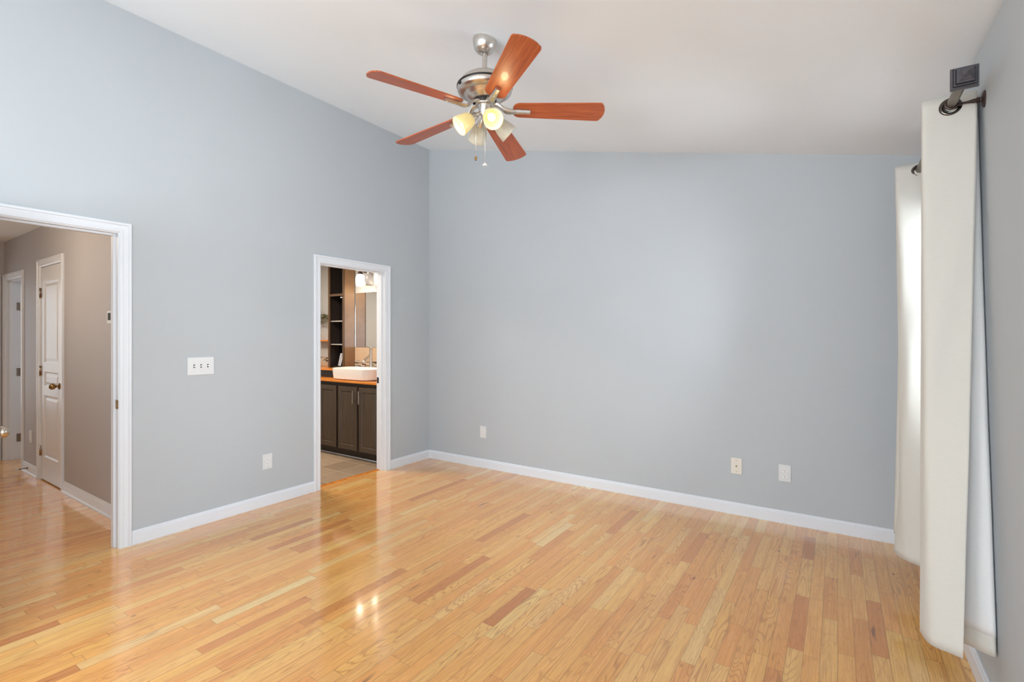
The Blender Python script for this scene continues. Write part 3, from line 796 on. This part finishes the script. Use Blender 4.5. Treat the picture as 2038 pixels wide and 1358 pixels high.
# ------------------------------------------------------------------ curtains
RX, RZ = .376, 2.296
rod = thing('curtain_rod', 'pewter curtain pole with square stepped finial and bronze bracket', 'curtain rod', (RX, 2.35, RZ))
bm = bm_new(); tube(bm, [(RX, 2.335, RZ), (RX, 4.00, RZ)], .0165, 24); obj('pole', bm, M['pewter'], rod, 'auto')
def square_finial(yc, sg):
    bm = bm_new()
    lv = [(.019, .034), (.038, .031), (.0385, .018), (.036, .013), (.0335, .013), (.0335, .017), (.0315, .017), (.0300, .006), (.0275, .006), (.0275, .011), (.0255, .011), (.0235, -.003), (.0215, -.004), (.0095, -.016), (.0095, -.021), (.0005, -.031)]
    prev = None
    for h, dy in lv:
        ring = [bm.verts.new((RX+sx*h, yc+sg*dy, RZ+sz*h)) for sx, sz in ((-1, -1), (1, -1), (1, 1), (-1, 1))]
        if prev:
            for k in range(4): bm.faces.new([prev[k], prev[(k+1) % 4], ring[(k+1) % 4], ring[k]])
        else: bm.faces.new(ring)
        prev = ring
    bm.faces.new(prev)
    return bm
obj('finial', square_finial(2.320, 1), M['finial'], rod); obj('finial', square_finial(4.015, -1), M['finial'], rod)
for yb in (2.575, 3.96):
    bm = bm_new()
    lathe(bm, [(0, 0), (.021, 0), (.021, .004), (.016, .008), (.008, .010), (.0075, .016), (.011, .019), (.011, .023), (.0075, .026), (.0085, .030), (.0045, .050), (.0040, .062), (.0065, .072), (.009, .078), (.006, .082), (.006, .090)], Matrix.Translation((XR, yb, RZ-.006)) @ Matrix.Rotation(-PI/2, 4, 'Y') @ Matrix.Scale(1.0, 4), 18)
    for v in bm.verts:
        if XR - v.co.x < .009: v.co.z = (RZ-.006) + (v.co.z - (RZ-.006))*1.55
    pts = [(RX + .0185*math.cos(t), yb, RZ + .0185*math.sin(t)) for t in [(-200 + 15*k)*PI/180 for k in range(15)]]
    tube(bm, pts, .004, 8)
    obj('bracket', bm, M['bronze'], rod, 'auto')['label'] = 'turned bronze wall bracket'

def catmull(P, n):
    out = []; Q = [2*P[0]-P[1]] + P + [2*P[-1]-P[-2]]
    for i in range(1, len(Q)-2):
        for k in range(n):
            t = k/n
            out.append(.5*((2*Q[i]) + (Q[i+1]-Q[i-1])*t + (2*Q[i-1]-5*Q[i]+4*Q[i+1]-Q[i+2])*t*t + (3*Q[i]-Q[i-1]-3*Q[i+1]+Q[i+2])*t**3))
    out.append(P[-1]); return out
def curtain(label, top, bot, zt, zb, grommets, wr):
    n = 10
    T_ = catmull([Vector(p) for p in top], n); B_ = catmull([Vector(p) for p in bot], n)
    t = thing('curtain', label, 'curtain', (T_[0].x, T_[0].y, zb))
    rows = 64; bm = bm_new(); grid = []
    for r in range(rows+1):
        f = r/rows; z = zt + (zb-zt)*f; g = f**1.15
        row = []
        for i, (a, b) in enumerate(zip(T_, B_)):
            p = a*(1-g) + b*g
            wv = wr*(math.sin(z*5.1 + i*.23)*.5 + math.sin(z*11.7 + i*.41 + 1)*.25) * min(1, f*3)
            row.append(Vector((min(p.x, XR-.006), p.y + wv, z)))
        grid.append(row)
    def sheet(r0, r1, i0, i1, off, thick):
        b = bm_new(); V = {}
        for r in range(r0, r1+1):
            for i in range(i0, i1+1):
                p = grid[r][i]; pa = grid[r][max(i-1, 0)]; pb = grid[r][min(i+1, len(grid[r])-1)]
                tg = (pb-pa); nrm = Vector((tg.y, -tg.x, 0)).normalized()
                for s_ in (0, 1): V[r, i, s_] = b.verts.new(p + nrm*(off + s_*thick))
        for r in range(r0, r1):
            for i in range(i0, i1):
                for s_ in (0, 1): b.faces.new([V[r, i, s_], V[r, i+1, s_], V[r+1, i+1, s_], V[r+1, i, s_]])
        for r in range(r0, r1):
            for i in (i0, i1): b.faces.new([V[r, i, 0], V[r, i, 1], V[r+1, i, 1], V[r+1, i, 0]])
        for i in range(i0, i1):
            for r in (r0, r1): b.faces.new([V[r, i, 0], V[r, i, 1], V[r, i+1, 1], V[r, i+1, 0]])
        return b
    bm.free(); N = len(T_)-1
    obj('face_fabric', sheet(0, rows, 0, N, 0, .0012), M['fabric'], t, True)
    lo = int(rows*(1 - .062/(zt-zb)*1.0))
    obj('lining', sheet(3, lo, 2, N-1, .0016, .0008), M['lining'], t, True)['label'] = 'white lining sewn behind the cream face'
    for gy in grommets:
        b = bm_new(); Mx = frame_to((RX, gy, RZ-.004), (0, -1, 0))
        lathe(b, [(.0215, -.004), (.0225, .004), (.025, .0065), (.030, .006), (.0365, .002), (.0365, -.003)], Mx, 32, cap=False)
        obj('grommet', b, M['grommet'], t, True)
        b = bm_new(); lathe(b, [(.030, .0018), (.0165, .0024)], Mx, 28, cap=False); obj('grommet_hole', b, M['slot'], t)
    return t
curtain('near cream grommet curtain panel hanging closest to the camera',
        [(.455, 2.600, 0), (.372, 2.603, 0), (.300, 2.603, 0), (.289, 2.618, 0), (.300, 2.632, 0), (.380, 2.645, 0), (.458, 2.655, 0), (.458, 2.70, 0), (.38, 2.72, 0), (.312, 2.735, 0), (.312, 2.78, 0), (.38, 2.80, 0), (.456, 2.815, 0)],
        [(.366, 2.300, 0), (.330, 2.318, 0), (.283, 2.345, 0), (.268, 2.395, 0), (.272, 2.450, 0), (.370, 2.430, 0), (.460, 2.375, 0), (.462, 2.47, 0), (.38, 2.55, 0), (.295, 2.56, 0), (.295, 2.66, 0), (.37, 2.70, 0), (.456, 2.70, 0)],
        2.340, .243, [2.600], .004)
curtain('far cream grommet curtain panel nearer the room corner',
        [(.452, 3.500, 0), (.372, 3.500, 0), (.285, 3.502, 0), (.272, 3.520, 0), (.285, 3.54, 0), (.37, 3.565, 0), (.455, 3.59, 0), (.455, 3.64, 0), (.37, 3.66, 0), (.310, 3.68, 0), (.310, 3.73, 0), (.37, 3.75, 0), (.455, 3.77, 0)],
        [(.448, 3.060, 0), (.400, 3.075, 0), (.340, 3.110, 0), (.290, 3.150, 0), (.268, 3.185, 0), (.250, 3.235, 0), (.258, 3.29, 0), (.37, 3.36, 0), (.452, 3.42, 0), (.44, 3.50, 0), (.28, 3.54, 0), (.30, 3.62, 0), (.44, 3.66, 0)],
        2.338, .243, [3.498], .004)

# ------------------------------------------------------------------ bathroom
BY = 4.100; BX0 = -6.35
bm = bm_new(); bx(bm, BX0, XLo, BY, BY+.12, 0, HC); struct('wall_bath_back', bm, M['bathwall'], 'grey bathroom wall behind the vanity', 'wall')
bm = bm_new(); bx(bm, BX0-.1, BX0, 1.52, BY+.12, 0, HC); struct('wall_bath_far', bm, M['bathwall'], 'grey wall at the far side of the bathroom', 'wall')
bm = bm_new(); bx(bm, BX0, XLo, 1.60, 1.70, 0, HC); struct('wall_bath_near', bm, M['bathwall'], 'grey bathroom wall opposite the mirror', 'wall')
bm = bm_new(); bx(bm, BX0, XLo, 1.60, BY+.12, HC, HC+.1); struct('ceiling.002', bm, M['ceil'], 'bathroom ceiling above the vanity', 'ceiling')
area('added_bathroom_fill', (-5.0, 2.9, HC-.02), (0, 0, 0), .5, .5, 23, (1, .92, .82))  # added overhead lamp brightening tile and vanity, without a fixture

VY, KY = 3.582, 3.640; CT = .880
van = thing('vanity_cabinet', 'espresso bathroom vanity cabinet with raised-panel doors', 'cabinet', (-4.8, 3.86, 0))
bm = bm_new(); bx(bm, -5.95, XLo-.004, VY+.004, BY-.014, .085, .858); obj('body', bm, M['kick'], van)
bm = bm_new(); bx(bm, -5.95, XLo-.004, KY, BY-.014, 0, .085); obj('toe_kick', bm, M['kick'], van)
bm = bm_new(); bx(bm, -5.95, XLo-.004, KY-.006, KY, 0, .010); obj('caulk_line', bm, M['trim'], van)['label'] = 'white bead along the floor'
def cab_door(x0, x1, z0, z1, hx):
    bm = bm_new(); yf = VY-.018; a = [(0, 0), (.002, -.002), (.052, -.002), (.058, .005), (.066, .006), (.070, .003)]
    back = [bm.verts.new(q) for q in ((x0, VY+.004, z0), (x1, VY+.004, z0), (x1, VY+.004, z1), (x0, VY+.004, z1))]
    bm.faces.new(back); prev = back
    for o, dep in a:
        ring = [bm.verts.new(q) for q in ((x0+o, yf+dep, z0+o), (x1-o, yf+dep, z0+o), (x1-o, yf+dep, z1-o), (x0+o, yf+dep, z1-o))]
        for k in range(4): bm.faces.new([prev[k], prev[(k+1) % 4], ring[(k+1) % 4], ring[k]])
        prev = ring
    bm.faces.new(prev)
    d = obj('door', bm, M['espresso'], van)
    bm = bm_new(); yh = yf - .030
    bx(bm, hx-.007, hx+.007, yh-.005, yh+.005, .632, .778, .002)
    for z in (.665, .745): tube(bm, [(hx, yh, z), (hx, yf, z)], .004, 8)
    obj('handle', bm, M['chrome'], d)['label'] = 'chrome bar handle'
cab_door(-5.515, -5.165, .104, .816, -5.20); cab_door(-5.135, -4.815, .104, .816, -5.095)
cab_door(-4.780, -4.452, .104, .816, -4.484); cab_door(-4.418, -4.090, .104, .816, -4.385)
bm = bm_new(); bx(bm, -5.95, XLo-.004, 3.548, BY-.013, .858, CT, .002)
tag(obj('countertop', bm, M['orange']), 'honey wood countertop on the espresso vanity', 'countertop')
# raised drawer box with wooden top, left of the sink
rb = thing('drawer_box', 'low dark box with honey wood top beside the sink', 'box', (-5.5, 3.93, CT))
bm = bm_new(); bx(bm, -5.95, -5.105, 3.745, BY-.014, CT, .968); obj('body', bm, M['black'], rb)
bm = bm_new(); bx(bm, -5.95, -5.097, 3.730, BY-.014, .968, .984, .002); obj('box_top', bm, M['orange'], rb)['label'] = 'honey wood top'
bm = bm_new(); bx(bm, -5.104, -5.098, 3.75, 3.88, CT+.004, .964); obj('mosaic_side', bm, M['mosaic'], rb)['label'] = 'mosaic tiled end'
# tower
tw = thing('shelf_tower', 'tall dark open shelf tower standing beside the mirror', 'shelf', (-5.19, 4.0, .984))
tx0, tx1, ty0, ty1, tz1 = -5.462, -5.147, 3.935, BY-.014, 2.36
bm = bm_new(); bx(bm, tx1-.020, tx1, ty0+.002, ty1, .984, tz1); obj('side_panel', bm, M['tower_side'], tw)['label'] = 'tan wood outer side'
bm = bm_new(); bx(bm, tx0, tx0+.020, ty0+.002, ty1, .984, tz1); obj('side_panel', bm, M['kick'], tw)
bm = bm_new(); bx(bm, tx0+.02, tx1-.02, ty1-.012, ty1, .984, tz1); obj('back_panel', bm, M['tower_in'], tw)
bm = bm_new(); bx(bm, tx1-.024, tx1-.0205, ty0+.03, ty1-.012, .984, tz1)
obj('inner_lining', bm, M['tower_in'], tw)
bm = bm_new(); bx(bm, tx0, tx0+.030, ty0-.014, ty0+.002, .984, tz1); bx(bm, tx1-.028, tx1, ty0-.014, ty0+.002, .984, tz1); bx(bm, tx0+.03, tx1-.028, ty0-.014, ty0+.002, 1.895, 1.925); bx(bm, tx0+.03, tx1-.028, ty0-.014, ty0+.002, tz1-.03, tz1)
obj('face_frame', bm, wood('tower_frame_wood', srgb(70, 50, 34), srgb(86, 64, 44), srgb(102, 76, 54), 60, 3), tw)
for z, mt in ((1.895, 'tower_in'), (1.572, 'glassshelf'), (1.275, 'glassshelf'), (.986, 'tower_in')):
    bm = bm_new(); bx(bm, tx0+.02, tx1-.024, ty0+.012, ty1-.012, z, z+(.012 if mt == 'glassshelf' else .02)); obj('shelf', bm, M[mt], tw)
bm = bm_new(); bx(bm, tx1-.10, tx1-.03, ty0+.010, ty0+.05, 1.872, 1.886, .002)
obj('puck_light', bm, M['trim'], tw)['label'] = 'small white light strip under a shelf'
# photo frame in the tower
pf = thing('picture_frame', 'small framed picture leaning inside the shelf tower', 'picture frame', (-5.318, 3.985, 1.006))
L = Matrix.Translation((-5.318, 3.985, 1.009)) @ Matrix.Rotation(-.45, 4, 'Z') @ Matrix.Rotation(-.20, 4, 'X')
bm = bm_new()
for q in ((-.06, .06, 0, .018), (-.06, .06, .142, .16), (-.06, -.042, .018, .142), (.042, .06, .018, .142)): bx(bm, q[0], q[1], -.006, .006, q[2], q[3])
xf(bm, L); obj('frame', bm, M['trim'], pf)
t_ = NT('picture_print'); p_, s_ = t_.pos(); n_ = t_.noise(p_, 60, 2)
t_.set(Base_Color=t_.ramp(n_, [(0.40, srgb(46, 56, 82)), (0.5, srgb(110, 132, 168)), (0.58, srgb(226, 222, 216))]), Roughness=.3)
bm = bm_new(); bx(bm, -.042, .042, -.001, .004, .018, .142); xf(bm, L); obj('print', bm, t_.m, pf)['label'] = 'blue and white abstract print'
# mirror, splash
bm = bm_new(); bx(bm, -5.145, XLo-.01, BY-.006, BY-.0005, 1.246, 1.937)
mr = tag(obj('mirror', bm, M['mirror']), 'frameless wall mirror above the vessel sink', 'mirror')
bm = bm_new(); bx(bm, -5.145, XLo-.01, BY-.0075, BY-.0062, 1.246, 1.249); bx(bm, -5.145, XLo-.01, BY-.0075, BY-.0062, 1.934, 1.937); bx(bm, -5.145, -5.141, BY-.0075, BY-.0062, 1.249, 1.934)
obj('bevelled_edge', bm, M['chrome'], mr)
bm = bm_new(); bx(bm, -5.145, XLo-.01, BY-.010, BY-.0005, CT, 1.244); sp_ = struct('trim_7', bm, M['splash'], 'beige tile backsplash behind the sink', 'backsplash')
bm = bm_new(); bx(bm, -5.145, XLo-.01, BY-.012, BY-.0102, .985, 1.078); obj('mosaic_band', bm, M['mosaic'], sp_)['label'] = 'mosaic strip in browns and greys'
bm = bm_new(); bx(bm, -5.95, tx0-.002, BY-.010, BY-.0005, .986, 1.11); sp2 = struct('trim_8', bm, M['splash'], 'short tile backsplash left of the shelf tower', 'backsplash')
bm = bm_new(); bx(bm, -5.95, tx0-.002, BY-.012, BY-.0102, 1.03, 1.108); obj('mosaic_band', bm, M['mosaic'], sp2)
# wall shelf and plant left of the tower
bm = bm_new(); bx(bm, -6.2, tx0-.004, 4.00, BY-.001, 1.318, 1.338, .002)
tag(obj('wall_shelf', bm, M['orange']), 'thin honey wood wall shelf left of the tower', 'shelf')
pl = thing('potted_plant', 'dried leafy sprig in a vase on the honey wall shelf', 'plant', (-5.87, 4.035, 1.338))
bm = bm_new(); lathe(bm, [(0, 0), (.03, 0), (.036, .05), (.024, .13), (.016, .17), (.020, .19)], Matrix.Translation((-5.87, 4.035, 1.338)), 20); obj('vase', bm, M['ceramic'], pl, True)
bm = bm_new()
for k in range(16):
    a = random.uniform(-.7, .9); ln = random.uniform(.16, .40); z0 = 1.50 + random.uniform(0, .12)
    pts = []; p = Vector((-5.87, 4.035, z0)); dx = math.sin(a)+.6
    for q in range(8):
        pts.append(p.copy()); p += Vector((dx*ln/8, random.uniform(-.006, .004), ln/8*(1.0-.26*q*abs(dx))))
        p.y = min(p.y, BY-.02)
    tube(bm, pts, [.002+.008*math.sin(PI*(q+.3)/8.3) for q in range(8)], 4)
lm = simple('dry_leaf', srgb(96, 92, 62), .6, var=.5, scale=12)
obj('leaves', bm, lm, pl)
# vessel sink
sk = thing('vessel_sink', 'white rounded rectangular vessel sink on the wood countertop', 'sink', (-4.60, 3.79, CT))
def rrect(hx, hy, r, n=10):
    o = []
    for cx_, cy_, a0 in ((hx-r, hy-r, 0), (-hx+r, hy-r, PI/2), (-hx+r, -hy+r, PI), (hx-r, -hy+r, 1.5*PI)):
        o += [(cx_+r*math.cos(a0+PI/2*k/n), cy_+r*math.sin(a0+PI/2*k/n)) for k in range(n+1)]
    return o
bm = bm_new(); prev = None; SX, SY = -4.655, 3.765
for hx, hy, r, z in ((.300, .150, .09, CT), (.325, .170, .11, CT+.012), (.337, .180, .12, CT+.10), (.337, .180, .12, 1.010), (.331, .174, .12, 1.013), (.323, .166, .115, 1.008), (.30, .14, .10, .93), (.25, .10, .08, .90)):
    ring = [bm.verts.new((SX+x, SY+y, z)) for x, y in rrect(hx, hy, r)]
    if prev:
        n = len(ring)
        for k in range(n): bm.faces.new([prev[k], prev[(k+1) % n], ring[(k+1) % n], ring[k]])
    else: bm.faces.new(ring)
    prev = ring
bm.faces.new(prev); obj('basin', bm, M['ceramic'], sk, 'auto')
# faucet
fc = thing('faucet', 'tall chrome single-lever faucet behind the vessel sink', 'faucet', (-4.55, 4.03, CT))
fx_, fy_ = -4.715, 3.985
bm = bm_new(); lathe(bm, [(0, CT), (.026, CT), (.026, CT+.006), (.019, CT+.010), (.019, 1.205), (.0175, 1.208), (.0175, 1.214), (.019, 1.217), (.019, 1.252), (0, 1.254)], Matrix.Translation((fx_, fy_, 0)), 24); obj('column', bm, M['chrome'], fc, 'auto')
sd = Vector((0, -.82, -.57)).normalized(); b0 = Vector((fx_, fy_, 1.165))
bm = bm_new(); tube(bm, [b0, b0+sd*.135], .0135, 16); obj('spout', bm, M['chrome'], fc, 'auto')
bm = bm_new(); b1 = Vector((fx_, fy_, 1.240)); tube(bm, [b1, b1+Vector((-.05, -.9, .22)).normalized()*.105], .0045, 10); obj('lever', bm, M['chrome'], fc, 'auto')
# vanity light
vl = thing('vanity_light', 'bronze vanity light with glass shades above the mirror', 'wall lamp', (-4.7, BY, 2.2))
bm = bm_new(); bx(bm, -4.97, -4.50, BY-.022, BY-.001, 2.185, 2.245, .004); obj('back_plate', bm, M['bronze'], vl)
for k, (sx, lit) in enumerate(((-4.905, 1), (-4.738, 0), (-4.571, 1))):
    sy, sz = 3.980, 2.150
    bm = bm_new(); tube(bm, [(sx, BY-.02, 2.215), (sx, BY-.06, 2.220), (sx, sy+.01, 2.215), (sx, sy, 2.195)], .009, 10)
    lathe(bm, [(0, 2.20), (.018, 2.198), (.022, 2.185), (.030, 2.168), (.032, 2.150), (0, 2.150)], Matrix.Translation((sx, sy, 0)), 20)
    ar = obj('arm', bm, M['nickel'] if k else M['bronze'], vl, 'auto')
    bm = bm_new(); lathe(bm, [(.030, 2.152), (.044, 2.140), (.055, 2.110), (.058, 2.080), (.055, 2.045), (.047, 2.005), (.044, 2.006), (.052, 2.05), (.054, 2.08), (.05, 2.11), (.03, 2.148)], Matrix.Translation((sx, sy, 0)), 28, cap=False)
    s = obj('lamp_shade', bm, M['bath_lit'] if lit else M['bath_off'], vl, True)
    s['label'] = 'lit white glass shade' if lit else 'unlit frosted glass shade'
    if lit: point('vanity_lamp_light', (sx, sy-.01, 1.985), 0.6, (1, .88, .70), .03)
